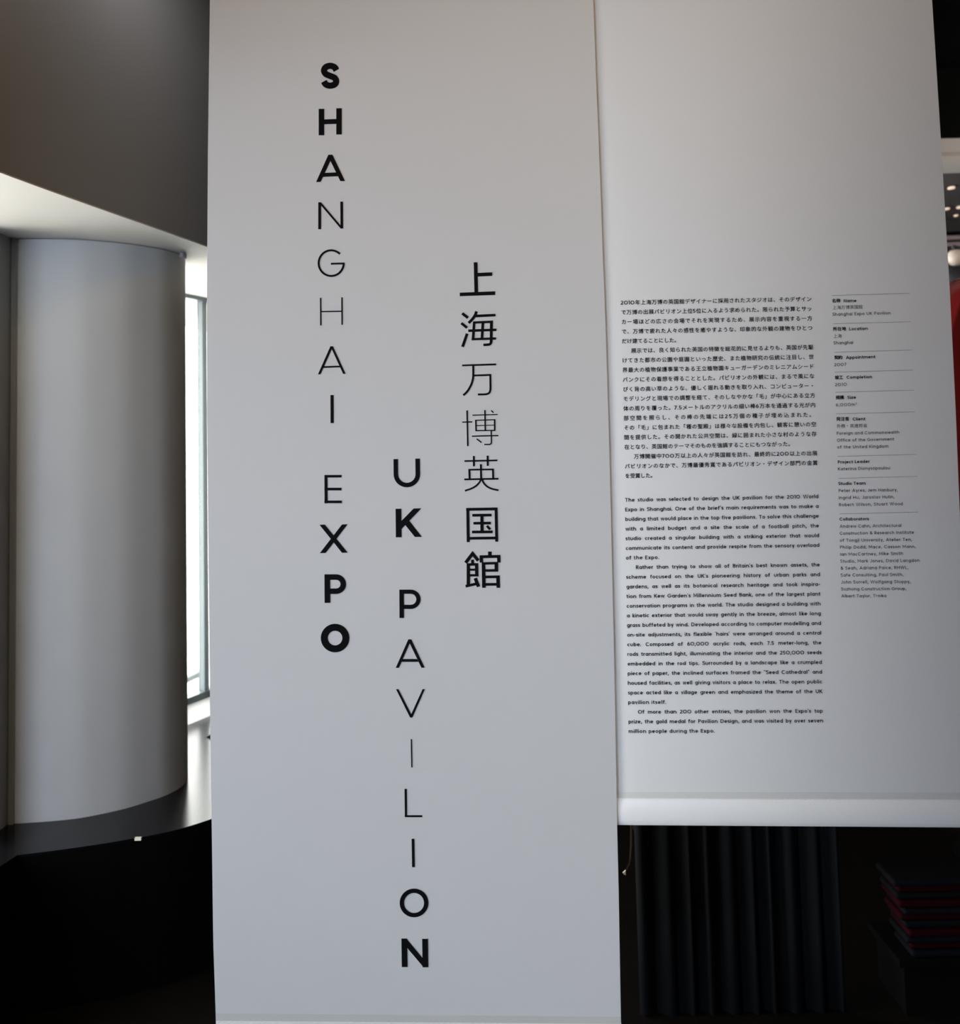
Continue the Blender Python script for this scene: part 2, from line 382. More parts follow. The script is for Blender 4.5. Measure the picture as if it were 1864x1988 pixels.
def P_(x0, x1, y0, y1, yb, xr, yi0, yi1):
    w = yi0 - y0; cy = (y0 + yb)/2; r = (yb-y0)/2 - w/2; cx = xr - w/2 - r
    return [R_(x0, y0, x1, y1, 1), stroke([(x0+1, y0+w/2)] + arc(cx, cy, r, r, -90, 90, 24) + [(x0+1, yb-w/2)], w)]
spl = lambda pts: spline(pts, 5)
TITLE = [
 ('S', zA, [stroke(spl([(309,121),(296,101),(268,92),(240,101),(229,123),(241,145),(268,157),(297,170),(307,192),(296,212),(267,220),(240,211),(228,192)]), 40)]),
 ('H', zA, [R_(195,369,230,539), R_(308,365,343,534), poly([(225,437),(312,434),(312,466),(225,468)])]),
 ('A', zA, A_((178,840),(207,839),(257,664),(283,664),(334,834),(364,834),(270,703),(233,781),(307,778),(321,803),(221,807))),
 ('N', zA, [R_(192,970,210,1144), R_(334,966,351,1139,1), poly([(192,970),(209,970),(352,1138),(337,1140)])]),
 ('G', zA, [stroke(arc(275,1362,80.5,82.5,-46,-360,48), 13), poly([(273,1360),(361,1358),(361,1370),(273,1372)])]),
 ('H', zA, [R_(203,1585,212,1763,1), R_(340,1582,349,1759,1), poly([(205,1670),(345,1668),(345,1676),(205,1678)])]),
 ('A', zB, A_((178,207),(193,207),(253,38),(268,38),(330,205),(345,204),(261,55),(212,158),(310,155),(315,165),(207,169))),
 ('I', zB, [R_(253,332,272,501,1)]),
 ('E', zB, [R_(217,814,235,985,1), R_(217,814,320,829), R_(217,891,320,907), R_(217,968,322,984)]),
 ('X', zB, [poly([(187,1114),(219,1113),(357,1282),(323,1283)]), poly([(323,1112),(356,1111),(224,1284),(189,1285)])]),
 ('P', zB, P_(217,251,1413,1585,1531,347,1446,1500)),
 ('O', zB, [stroke(arc(281,1797,65,65,0,360,48), 42, True)]),
 ('U', zC, [stroke([(97,107),(98,207)] + arc(171,207,73,73,180,0,30) + [(242.5,104)], 30)]),
 ('K', zC, [R_(96,438,134,628,2), poly([(134,520),(216,436),(267,435),(134,574)]), poly([(187,518),(271,625),(225,626),(158,543)])]),
 ('P', zC, P_(121,151,976,1165,1105,262,1004,1077)),
 ('A', zC, A_((97,1497),(118,1497),(181,1307),(200,1307),(268,1496),(289,1495),(190,1333),(143,1438),(239,1438),(248,1457),(135,1457))),
 ('V', zC, [poly([(99,1639),(115,1639),(200,1806),(207,1828),(193,1828)]), poly([(276,1638),(291,1638),(207,1828),(196,1824),(200,1806)])]),
 ('I', zD, [R_(238,62,248,290,4)]),
 ('L', zD, [R_(188,462,206,690,3), R_(190,674,330,690)]),
 ('I', zD, [R_(245,863,267,1092,4)]),
 ('O', zD, [stroke(arc(264.5,1379.5,98,98,0,360,48), 35, True)]),
 ('N', zD, [R_(163,1666,209,1895,3), R_(330,1668,376,1897,3), poly([(163,1666),(203,1666),(379,1880),(379,1897),(341,1897),(166,1690)])]),
]
wts = ['heavy','heavy','bold','thin','light','hairline','light','medium','light','bold','heavy','heavy','medium','bold','bold','medium','light','hairline','light','medium','medium','heavy']
for (ch, z, sh), wt in zip(TITLE, wts):
    put_letter(shapes_to(z, sh), FRONT, fb, 'letter', '%s black printed letter %s' % (wt, ch))

zE, zF = zoomed(880, 500, 7.1), zoomed(880, 780, 5.227)
L_ = lambda w, *p: stroke(list(p), w)
KANJI = [
 ('上', zE, [poly([(282,66),(333,64),(342,490),(292,490)]), poly([(320,212),(538,203),(538,253),(320,263)]), poly([(90,484),(578,465),(578,516),(90,533)])]),
 ('海', zE, [poly([(136,754),(214,817),(190,846),(111,783)]), poly([(123,890),(202,955),(178,982),(99,917)]), poly([(174,1042),(208,1053),(147,1237),(109,1225)]),
   stroke(spl([(321,741),(300,795),(262,850),(212,902)]), 38), poly([(305,788),(582,775),(583,811),(298,825)]),
   poly([(272,880),(307,880),(290,1142),(253,1142)]), poly([(272,880),(547,868),(547,902),(272,912)]), poly([(507,870),(547,868),(541,1165),(503,1165)]),
   stroke(spl([(522,1140),(521,1170),(505,1193),(470,1201),(415,1204)]), 35), poly([(390,900),(427,900),(413,1120),(377,1120)]),
   poly([(207,991),(594,979),(594,1013),(207,1027)]), poly([(253,1110),(590,1100),(590,1132),(253,1142)])]),
 ('万', zE, [poly([(122,1475),(592,1460),(592,1485),(122,1499)]), stroke(spl([(275,1485),(276,1600),(271,1670),(250,1745),(207,1825),(165,1875),(137,1898)]), 28),
   poly([(280,1613),(524,1605),(524,1631),(280,1639)]), stroke([(510,1607)] + spl([(513,1780),(510,1830),(492,1868),(452,1884),(410,1887)]) + [(340,1887)], 27)]),
 ('博', zF, [L_(15,(140,88),(148,450)), L_(13,(90,207),(193,204)), L_(11,(195,136),(452,129)), L_(14,(321,84),(325,295)), L_(12,(384,88),(409,111)),
   L_(15,(229,186),(232,297)), L_(15,(420,180),(421,292)), L_(11,(222,188),(427,182)), L_(9,(230,242),(420,237)), L_(12,(225,293),(428,290)),
   L_(13,(189,350),(458,343)), stroke([(385,290),(388,400)] + spl([(388,408),(383,425),(368,433)]) + [(315,433)], 13), L_(13,(238,376),(287,414))]),
 ('英', zF, [L_(17,(113,602),(447,595)), L_(20,(209,550),(210,655)), L_(20,(349,547),(350,651)), L_(20,(280,633),(283,785)),
   stroke(spl([(283,770),(272,808),(235,850),(185,880),(118,903)]), 18), stroke(spl([(284,770),(308,822),(345,860),(395,884),(459,898)]), 18),
   L_(20,(163,690),(166,785)), L_(17,(153,690),(412,686)), L_(19,(403,680),(405,780)), L_(18,(112,788),(460,781))]),
 ('国', zF, [L_(30,(147,1078),(152,1424)), L_(30,(434,1074),(441,1420)), L_(29,(131,1092),(447,1087)), L_(28,(150,1386),(438,1382)),
   L_(28,(193,1152),(389,1150)), L_(27,(204,1233),(382,1231)), L_(28,(190,1322),(400,1320)), L_(32,(291,1150),(292,1320)), L_(26,(341,1258),(375,1296))]),
 ('館', zF, [stroke([(125,1634),(196,1541),(254,1612)], 34), L_(28,(195,1602),(196,1645)), L_(34,(153,1640),(153,1862)), L_(26,(137,1652),(252,1650)),
   L_(22,(165,1704),(245,1704)), L_(24,(150,1761),(256,1761)), L_(34,(236,1640),(239,1772)), L_(28,(125,1872),(240,1846)), L_(34,(222,1790),(257,1877)),
   L_(36,(371,1520),(372,1565)), L_(30,(267,1573),(477,1569)), L_(34,(284,1560),(286,1632)), L_(34,(461,1556),(463,1632)), L_(36,(306,1632),(311,1888)),
   L_(26,(295,1641),(455,1637)), L_(36,(437,1630),(438,1725)), L_(26,(300,1713),(456,1711)), L_(28,(300,1778),(472,1776)), L_(36,(453,1765),(457,1888)), L_(28,(300,1854),(455,1852))]),
]
for (ch, z, sh), wt in zip(KANJI, ['bold', 'medium', 'light', 'hairline', 'light', 'medium', 'heavy']):
    put_letter(shapes_to(z, sh), FRONT, fb, 'character', '%s black printed character %s' % (wt, ch))

# ---- small Latin alphabet: centre lines on a cap height of 1 (stroke weight given when set)
def font(w, wide=1.0):
    h = w/2; x = 0.735; c = x/2; ry = c - h; rx = 0.335 - h; X = 0.67   # bowl box 0.67 wide
    A = arc; T = 1.0
    bowl = lambda cx: A(cx, c, rx, ry, 0, 360, 14)
    arch = lambda x0, r_: A(x0 + r_, x - h - r_, r_, r_, 180, 0, 8)
    G = {}
    mid = X/2
    G['a'] = (X, [bowl(mid), [(X-h, x), (X-h, 0)]])
    G['b'] = (X, [bowl(mid), [(h, 1.03), (h, 0)]])
    G['c'] = (0.60, [A(mid, c, rx, ry, 45, 315, 12)])
    G['d'] = (X, [bowl(mid), [(X-h, 1.03), (X-h, 0)]])
    G['e'] = (0.66, [[(X-h, c)] + A(mid, c, rx, ry, 8, 318, 14), [(h, c), (X-h, c)]])
    G['f'] = (0.40, [[(0.16, 0), (0.16, 0.80)] + A(0.36, 0.80, 0.20, 1.03-h-0.80, 180, 90, 5) + [(0.42, 1.03-h)], [(0, x-h), (0.40, x-h)]])
    G['g'] = (X, [bowl(mid), [(X-h, x), (X-h, -0.02)] + A(mid, -0.02, rx, 0.27-h, 0, -150, 9)])
    r_ = 0.255
    G['h'] = (2*r_+w, [[(h, 1.03), (h, 0)], arch(h, r_) + [(h+2*r_, 0)]])
    G['n'] = (2*r_+w, [[(h, x), (h, 0)], arch(h, r_) + [(h+2*r_, 0)]])
    m_ = 0.225
    G['m'] = (4*m_+w, [[(h, x), (h, 0)], arch(h, m_) + [(h+2*m_, 0)], arch(h+2*m_, m_) + [(h+4*m_, 0)]])
    G['u'] = (2*r_+w, [[(h, x), (h, h+r_)] + A(h+r_, h+r_, r_, r_, 180, 360, 8) + [(h+2*r_, x)]])
    G['r'] = (0.36, [[(h, x), (h, 0)], A(h+0.24, x-h-0.24, 0.24, 0.24, 180, 85, 5) + [(0.38, x-h)]])
    G['i'] = (w, [[(h, x), (h, 0)], [(h, 0.88), (h, 1.03)]])
    G['j'] = (0.20, [[(0.14, x), (0.14, -0.10)] + A(0.0, -0.10, 0.14, 0.13, 0, -80, 4), [(0.14, 0.88), (0.14, 1.03)]])
    G['k'] = (0.50, [[(h, 1.03), (h, 0)], [(0.46, x), (h, 0.27)], [(0.19, 0.40), (0.49, 0)]])
    G['l'] = (w, [[(h, 1.03), (h, 0)]])
    G['o'] = (X, [bowl(mid)])
    G['p'] = (X, [bowl(mid), [(h, x), (h, -0.29)]])
    G['q'] = (X, [bowl(mid), [(X-h, x), (X-h, -0.29)]])
    sx = 0.46
    S_ = lambda W_, H_: [(W_-0.03, H_*0.80), (W_*0.78, H_-h*1.15), (W_*0.5, H_-h), (W_*0.22, H_-h*1.3), (h, H_*0.76), (W_*0.22, H_*0.575), (W_*0.5, H_*0.52),
                       (W_*0.78, H_*0.44), (W_-h, H_*0.25), (W_*0.78, h*1.35), (W_*0.5, h), (W_*0.22, h*1.15), (0.03, H_*0.20)]
    G['s'] = (sx, [spline(S_(sx, x), 3)])
    G['t'] = (0.40, [[(0.17, 0.92), (0.17, 0.18)] + A(0.31, 0.18, 0.14, 0.18-h, 180, 270, 4) + [(0.39, h)], [(0, x-h), (0.39, x-h)]])
    G['v'] = (0.56, [[(h*0.8, x), (0.28, 0.03), (0.56-h*0.8, x)]])
    G['w'] = (0.88, [[(h*0.8, x), (0.24, 0.03), (0.44, x-0.03), (0.64, 0.03), (0.88-h*0.8, x)]])
    G['x'] = (0.54, [[(0.04, x), (0.50, 0)], [(0.50, x), (0.04, 0)]])
    G['y'] = (0.56, [[(h*0.8, x), (0.29, 0.05)], [(0.56-h*0.8, x), (0.20, -0.29)]])
    G['z'] = (0.50, [[(0.03, x-h), (0.45, x-h), (0.05, h), (0.48, h)]])
    O_ = A(0.5, 0.5, 0.5-h, 0.5-h, 0, 360, 18)
    G['O'] = (1.0, [O_]); G['0'] = (0.92, [A(0.46, 0.5, 0.46-h, 0.5-h, 0, 360, 18)])
    G['A'] = (0.90, [[(0.05, 0), (0.45, 0.97), (0.85, 0)], [(0.17, 0.30), (0.73, 0.30)]])
    G['B'] = (0.62, [[(h, 0), (h, 1)], [(0, 1-h), (0.32, 1-h)] + A(0.32, 0.755, 0.22, 0.245-h, 90, -90, 8) + [(h, 0.51)],
                     [(h, 0.51), (0.35, 0.51)] + A(0.35, 0.255+h/2, 0.62-h-0.35, 0.255-h/2, 90, -90, 8) + [(0, h)]])
    G['C'] = (0.88, [A(0.5, 0.5, 0.5-h, 0.5-h, 46, 314, 16)])
    G['D'] = (0.82, [[(h, 0), (h, 1)], [(0, 1-h), (0.34, 1-h)] + A(0.34, 0.5, 0.82-h-0.34, 0.5-h, 90, -90, 12) + [(0, h)]])
    G['E'] = (0.58, [[(0.58, 1-h), (h, 1-h), (h, h), (0.58, h)], [(h, 0.52), (0.54, 0.52)]])
    G['F'] = (0.54, [[(0.54, 1-h), (h, 1-h), (h, 0)], [(h, 0.50), (0.50, 0.50)]])
    G['G'] = (0.98, [A(0.5, 0.5, 0.5-h, 0.5-h, 46, 360, 18), [(0.50, 0.5), (1.0, 0.5)]])
    G['H'] = (0.78, [[(h, 0), (h, 1)], [(0.78-h, 0), (0.78-h, 1)], [(h, 0.51), (0.78-h, 0.51)]])
    G['I'] = (w, [[(h, 0), (h, 1)]])
    G['J'] = (0.50, [[(0.50-h, 1), (0.50-h, 0.25)] + A(0.25, 0.25, 0.25-h, 0.25-h, 0, -160, 8)])
    G['K'] = (0.72, [[(h, 0), (h, 1)], [(0.66, 1), (h, 0.36)], [(0.26, 0.55), (0.69, 0)]])
    G['L'] = (0.54, [[(h, 1), (h, h), (0.54, h)]])
    G['M'] = (0.96, [[(h, 0), (h, 0.96), (0.48, 0.30), (0.96-h, 0.96), (0.96-h, 0)]])
    G['N'] = (0.80, [[(h, 0), (h, 0.95), (0.80-h, 0.05), (0.80-h, 1)]])
    G['P'] = (0.62, [[(h, 0), (h, 1)], [(0, 1-h), (0.34, 1-h)] + A(0.34, 0.70, 0.62-h-0.34, 0.30-h, 90, -90, 8) + [(h, 0.40+h)]])
    G['R'] = (0.66, [[(h, 0), (h, 1)], [(0, 1-h), (0.34, 1-h)] + A(0.34, 0.70, 0.62-h-0.34, 0.30-h, 90, -90, 8) + [(h, 0.40+h)], [(0.30, 0.44), (0.62, 0)]])
    G['S'] = (0.62, [spline(S_(0.62, 1.0), 3)])
    G['T'] = (0.70, [[(0, 1-h), (0.70, 1-h)], [(0.35, 1-h), (0.35, 0)]])
    G['U'] = (0.76, [[(h, 1), (h, 0.38)] + A(0.38, 0.38, 0.38-h, 0.38-h, 180, 360, 12) + [(0.76-h, 1)]])
    G['W'] = (1.26, [[(0.05, 1), (0.34, 0.03), (0.63, 0.97), (0.92, 0.03), (1.21, 1)]])
    G['1'] = (0.30, [[(0.30-h, 0), (0.30-h, 1-h), (0, 1-h)]])
    G['2'] = (0.60, [A(0.29, 0.71, 0.29-h, 0.29-h, 165, -25, 10) + [(0.06, h), (0.60, h)]])
    G['5'] = (0.58, [[(0.53, 1-h), (0.14, 1-h), (0.10, 0.52)] + A(0.27, 0.32, 0.31-h, 0.32-h, 125, -150, 12)])
    G['6'] = (0.66, [A(0.33, 0.33, 0.33-h, 0.33-h, 0, 360, 14), [(0.07, 0.42), (0.42, 1.0)]])
    G['7'] = (0.58, [[(0, 1-h), (0.52, 1-h), (0.16, 0)]])
    G['.'] = (w*1.1, [[(h*1.1, 0), (h*1.1, w*1.15)]]); G[','] = (0.18, [[(0.14, w*1.1), (0.02, -0.17)]])
    G['’'] = (0.16, [[(0.12, 1.03), (0.04, 0.80)]]); G['‘'] = (0.16, [[(0.12, 0.80), (0.04, 1.03)]]) ; G["'"] = G['’']
    G['“'] = (0.36, [[(0.12, 0.80), (0.04, 1.03)], [(0.32, 0.80), (0.24, 1.03)]]); G['”'] = (0.36, [[(0.12, 1.03), (0.04, 0.80)], [(0.32, 1.03), (0.24, 0.80)]])
    G['-'] = (0.42, [[(0.02, 0.37), (0.40, 0.37)]])
    G['&'] = (0.74, [spline([(0.72, 0.02), (0.42, 0.42), (0.20, 0.68), (0.20, 0.86), (0.34, 1-h), (0.48, 0.86), (0.44, 0.70), (0.20, 0.52), (h, 0.28), (0.16, 0.09), (0.34, h), (0.54, 0.14), (0.68, 0.46)], 3)])
    G['²'] = (0.34, [[(p[0]*0.5, 0.55 + p[1]*0.5) for p in s] for s in G['2'][1]])
    closed = set('abdegopqO06')
    out = {}
    for ch, (wd, sts) in G.items():
        V, Fc = [], []
        for s in sts:
            cl = (Vector(s[0]) - Vector(s[-1])).length < 1e-4
            v, f = stroke(s, w*0.62 if ch == '²' else w, cl); b = len(V)
            V += [(p.x, p.y) for p in v]; Fc += [tuple(b+i for i in q) for q in f]
        out[ch] = (wd*wide, [(x*wide, y) for x, y in V], Fc)
    return out
FONTS = {'body': font(0.172, 1.09), 'light': font(0.140, 1.06), 'head': font(0.190, 1.14)}
OFFS = {'body': 0.016, 'light': 0.0, 'head': 0.030}
_cjk = {}
def cjk(ch, wt):
    if (ch, wt) not in _cjk:
        c = bpy.data.curves.new('glyph', 'FONT'); c.body = ch; c.resolution_u = 2
        o = bpy.data.objects.new('glyph', c); C.objects.link(o)
        m = o.to_mesh(); V = [(v.co.x, v.co.y) for v in m.vertices]; Fc = [tuple(p.vertices) for p in m.polygons]
        o.to_mesh_clear(); bpy.data.objects.remove(o); bpy.data.curves.remove(c)
        k = OFFS[wt]
        if k:                                        # heavier weight: the same outline struck four times, a hair apart
            n = len(V); W = []; G = []
            for q, (dx, dy) in enumerate(((k, 0), (-k, 0), (0, k), (0, -k))):
                W += [(x + dx, y + dy) for x, y in V]; G += [tuple(q*n + i for i in f) for f in Fc]
            V, Fc = W, G
        _cjk[(ch, wt)] = (V, Fc)
    return _cjk[(ch, wt)]
def set_line(text, L, Rp, cap, em, wt, name='text_line', mode='fit', ls=0.14, base=0.0, mat='ink', lsj=0.0):
    """set text from L to the end x of Rp along the baseline L-Rp (measured on the cloth)"""
    d = Vector((Rp[0]-L[0], Rp[1]-L[1])); total = d.length; d.normalize()
    FT = FONTS[wt]; items = []
    for ch in text:
        if ch == ' ': items.append([' ', 0.30*cap, None])
        elif ch == '　': items.append([' ', em, None])
        elif ch in FT: items.append(['l', (FT[ch][0] + (0.10 if em > 10.1 else 0))*cap, ch])
        else: items.append(['c', em, ch])
    n = len(items); gaps = [0.0]*n
    if mode == 'fit':                                # one even gap everywhere
        nat = sum(i[1] for i in items); g = (total - nat)/max(1, n-1); gaps = [g]*n
    else:                                            # word spaces take up the slack
        nsp = sum(1 for i in items if i[0] == ' ')
        for k in range(n):
            if items[k][0] == ' ': items[k][1] = 0
        nat = sum(i[1] for i in items) + ls*cap*(n-1); sp = (total-nat)/max(1, nsp)
        if sp < 0.30*cap: ls2 = ls - (0.30*cap - sp)*nsp/cap/(n-1); nat = sum(i[1] for i in items) + ls2*cap*(n-1); sp = 0.30*cap; ls = ls2
        for k in range(n):
            gaps[k] = ls*cap
            if items[k][0] == ' ': items[k][1] = sp
    V, Fc = [], []; x = 0.0
    for (kd, wd, ch), g in zip(items, gaps):
        if kd != ' ':
            if kd == 'l': vs, fs, sc, dx, dy = FT[ch][1], FT[ch][2], cap, 0, base*0
            else:
                (vs, fs) = cjk(ch, wt); sc = em; dx = 0; dy = base
            b = len(V)
            for (u, v) in vs:
                px = L[0] + d.x*(x + u*sc); py = L[1] + d.y*(x + u*sc); t = v*sc + dy
                lean = 0.027 + (px - 1190)*0.00005
                V.append((px - lean*t, py - t))
            Fc += [tuple(b+i for i in q) for q in fs]
        x += wd + g
    return put_letter([(V, Fc)], REAR, rb, name, None, mat=mat)

JP = ["2010年上海万博の英国館デザイナーに採用されたスタジオは、そのデザイン", "で万博の出展パビリオン上位5位に入るよう求められた。限られた予算とサッ",
"カー場ほどの広さの会場でそれを実現するため、展示内容を重視する一方", "で、万博で疲れた人々の感性を癒やすような、印象的な外観の建物をひとつ", "だけ建てることにした。",
"展示では、良く知られた英国の特徴を総花的に見せるよりも、英国が先駆", "けてきた都市の公園や庭園といった歴史、また植物研究の伝統に注目し、世",
"界最大の植物保護事業である王立植物園キューガーデンのミレニアムシード", "バンクにその着想を得ることとした。パビリオンの外観には、まるで風にな",
"びく背の高い草のような、優しく揺れる動きを取り入れ、コンピューター・", "モデリングと現場での調整を経て、そのしなやかな「毛」が中心にある立方",
"体の周りを覆った。7.5メートルのアクリルの細い棒6万本を通過する光が内", "部空間を照らし、その棒の先端には25万個の種子が埋め込まれた。",
"その「毛」に包まれた「種の聖殿」は様々な設備を内包し、観客に憩いの空", "間を提供した。その開かれた公共空間は、緑に囲まれた小さな村のような存",
"在となり、英国館のテーマそのものを強調することにもつながった。", "万博開催中700万以上の人々が英国館を訪れ、最終的に200以上の出展",
"パビリオンのなかで、万博最優秀賞であるパビリオン・デザイン部門の金賞", "を受賞した。"]
JX0 = {5: 1225.3, 16: 1230.5}; JX1 = {4: 1319.5, 12: 1581.5, 15: 1540.5, 18: 1273}
for i, s in enumerate(JP):
    x0 = JX0.get(i, 1205.2 + 0.45*i); x1 = JX1.get(i, 1576 + 0.70*i)
    fy = lambda x: (587.6 + 18.69*i) + ((580.3 + 18.72*i) - (587.6 + 18.69*i))*(x - 1205)/372
    set_line(s, (x0, fy(x0) + 3.9), (x1, fy(x1) + 3.9), 7.6, 10.2, 'body', base=0.0)

EN = ["The studio was selected to design the UK pavilion for the 2010 World", "Expo in Shanghai. One of the brief’s main requirements was to make a",
"building that would place in the top five pavilions. To solve this challenge", "with a limited budget and a site the scale of a football pitch, the",
"studio created a singular building with a striking exterior that would", "communicate its content and provide respite from the sensory overload", "of the Expo.",
"Rather than trying to show all of Britain’s best known assets, the", "scheme focused on the UK’s pioneering history of urban parks and",
"gardens, as well as its botanical research heritage and took inspira-", "tion from Kew Garden’s Millennium Seed Bank, one of the largest plant",
"conservation programs in the world. The studio designed a building with", "a kinetic exterior that would sway gently in the breeze, almost like long",
"grass buffeted by wind. Developed according to computer modelling and", "on-site adjustments, its flexible ‘hairs’ were arranged around a central",
"cube. Composed of 60,000 acrylic rods, each 7.5 meter-long, the", "rods transmitted light, illuminating the interior and the 250,000 seeds",
"embedded in the rod tips. Surrounded by a landscape like a crumpled", "piece of paper, the inclined surfaces framed the “Seed Cathedral” and",
"housed facilities, as well giving visitors a place to relax. The open public", "space acted like a village green and emphasized the theme of the UK", "pavilion itself.",
"Of more than 200 other entries, the pavilion won the Expo’s top", "prize, the gold medal for Pavilion Design, and was visited by over seven", "million people during the Expo."]
EX0 = {7: 1234.7, 22: 1238.6}; EX1 = {6: 1279.9, 21: 1293.3, 24: 1387.6}
for i, s in enumerate(EN):
    x0 = EX0.get(i, 1213.6 + 0.29*i); x1 = EX1.get(i, 1588.9 + 0.40*i)
    yl = 974.2 + 18.71*i; yr = 967.2 + 18.93*i
    fy = lambda x: yl + (yr - yl)*(x - 1214)/376
    set_line(s, (x0, fy(x0)), (x1, fy(x1)), 7.3, 10, 'body', mode='fit' if i in EX1 else 'just', ls=0.155)

# side column: [text, x0, y0(baseline), x1, y1, weight]
SIDE = [("名称", 1615.5, 587.0, 1632, 586.6, 'head'), ("Name", 1638.2, 586.9, 1662.9, 586.4, 'head'), ("上海万博英国館", 1616.3, 600.3, 1675.5, 598.8, 'light'),
("Shanghai Expo UK Pavilion", 1616.6, 613.2, 1729, 610.4, 'light'), ("所在地", 1617.4, 641.8, 1643, 641.2, 'head'), ("Location", 1649, 641.5, 1685, 640.5, 'head'),
("上海", 1618.1, 655.7, 1634.7, 655.3, 'light'), ("Shanghai", 1618.6, 668.7, 1656.3, 667.7, 'light'), ("契約", 1620, 697.2, 1636, 696.8, 'head'),
("Appointment", 1642.7, 697, 1699.6, 695.4, 'head'), ("2007", 1620, 711, 1643.3, 710.4, 'light'), ("竣工", 1621, 736, 1637.3, 735.6, 'head'),
("Completion", 1644, 735.5, 1693.3, 734.3, 'head'), ("2010", 1621.4, 749.7, 1643.8, 749.1, 'light'), ("規模", 1622.6, 775, 1639, 774.6, 'head'),
("Size", 1645.6, 774.6, 1661.9, 774.2, 'head'), ("6,000m²", 1623.1, 789, 1663.8, 788, 'light'), ("発注者", 1623.8, 816.5, 1649, 816, 'head'),
("Client", 1655.5, 816.6, 1680.3, 816, 'head'), ("外務・英連邦省", 1624.5, 830.4, 1684.2, 829.2, 'light'), ("Foreign and Commonwealth", 1624.9, 844.2, 1745.7, 841.8, 'light'),
("Office of the Government", 1625.2, 857.7, 1736.2, 855.2, 'light'), ("of the United Kingdom", 1625.8, 871, 1724.8, 869, 'light'),
("Project Leader", 1626.9, 900, 1688.6, 898.6, 'head'), ("Katerina Dionysopoulou", 1627, 913.3, 1728, 911.2, 'light'), ("Studio Team", 1627.9, 941.8, 1681, 940.9, 'head'),
("Peter Ayres, Jem Hanbury,", 1628.5, 955.5, 1743, 953.7, 'light'), ("Ingrid Hu, Jaroslav Hulin,", 1628.7, 969.2, 1736.6, 967.3, 'light'),
("Robert Wilson, Stuart Wood", 1629.1, 982.9, 1752.7, 980.8, 'light'), ("Collaborators", 1630.1, 1010.9, 1687, 1010.0, 'head'),
("Andrew Cahn, Architectural", 1630.4, 1024.7, 1750, 1022.9, 'light'), ("Construction & Research Institute", 1630.6, 1038.4, 1774.6, 1036.3, 'light'),
("of Tongji University, Atelier Ten,", 1630.8, 1052, 1770.4, 1050.2, 'light'), ("Philip Dodd, Mace, Casson Mann,", 1631.2, 1065.3, 1778, 1063.8, 'light'),
("Ian MacCartney, Mike Smith", 1631.6, 1079, 1753.3, 1077.2, 'light'), ("Studio, Mark Jones, David Langdon", 1631.7, 1092.5, 1785.3, 1090.7, 'light'),
("& Seah, Adriana Paice, RHWL,", 1632.4, 1105.9, 1763.6, 1104.5, 'light'), ("Safe Consulting, Paul Smith,", 1632.5, 1119.6, 1753.8, 1118.2, 'light'),
("John Sorrell, Wolfgang Stuppy,", 1633, 1133.1, 1768, 1131.9, 'light'), ("Suzhong Construction Group,", 1633.2, 1146.5, 1759.6, 1145.6, 'light'),
("Albert Taylor, Troika", 1633.5, 1160, 1720.8, 1159.3, 'light')]
for s, x0, y0, x1, y1, wt in SIDE:
    set_line(s, (x0, y0), (x1, y1), 6.0, 8.3, wt, mat='ink' if wt == 'head' else 'ink_soft')
RULES = [(1615.1,573.6,1766,569.4),(1617.4,628.7,1768,624.5),(1619.6,683.8,1770.9,679.5),(1620.7,722.6,1772.5,718.5),(1622.2,761.5,1774.6,757.3),
         (1623.4,803.5,1776.2,799.5),(1626.2,886.1,1779.5,882.2),(1627.7,928.8,1781.5,924.7),(1629.8,997.7,1783.3,994.1)]
for x0, y0, x1, y1 in RULES:
    n = 8; put_letter([stroke([(x0+(x1-x0)*i/n, y0+(y1-y0)*i/n) for i in range(n+1)], 0.5)], REAR, rb, 'rule_line', None, mat='ink_soft')

# ================================================================== dark room to the right
# pleated black table skirt under the rear banner
tk = empty('draped_table', (1.1, 3.2, 0), 'table hidden under a pleated black floor-length skirt below the rear banner', 'table')
def pleats():
    V, Fc = [], []; n = 300; xa, xb = 0.405, 0.98; ztop = 0.78
    for j, z in enumerate((0.0, 0.25, 0.5, ztop)):
        for i in range(n+1):
            f = i/n; x = xa + (xb-xa)*f; ph = 2*pi*x/0.062 + 0.9*sin(x*9)
            amp = 0.012*(1 - 0.35*z/ztop)
            V.append((x + 0.006*sin(ph*1.3), 3.0 + amp*(sin(ph) + 0.35*sin(2*ph+0.6)), z))
    W = n+1
    for j in range(3):
        for i in range(n): Fc.append((j*W+i, j*W+i+1, (j+1)*W+i+1, (j+1)*W+i))
    o = mesh_obj('pleated_skirt', V, Fc, M['curtain'], tk, smooth=True)
    m = o.modifiers.new('thickness', 'SOLIDIFY'); m.thickness = 0.004; m.offset = 1
pleats()
box('table_top', (0.39, 2.97, 0.78), (1.0, 3.55, 0.81), M['black'], tk, bevel=0.004)
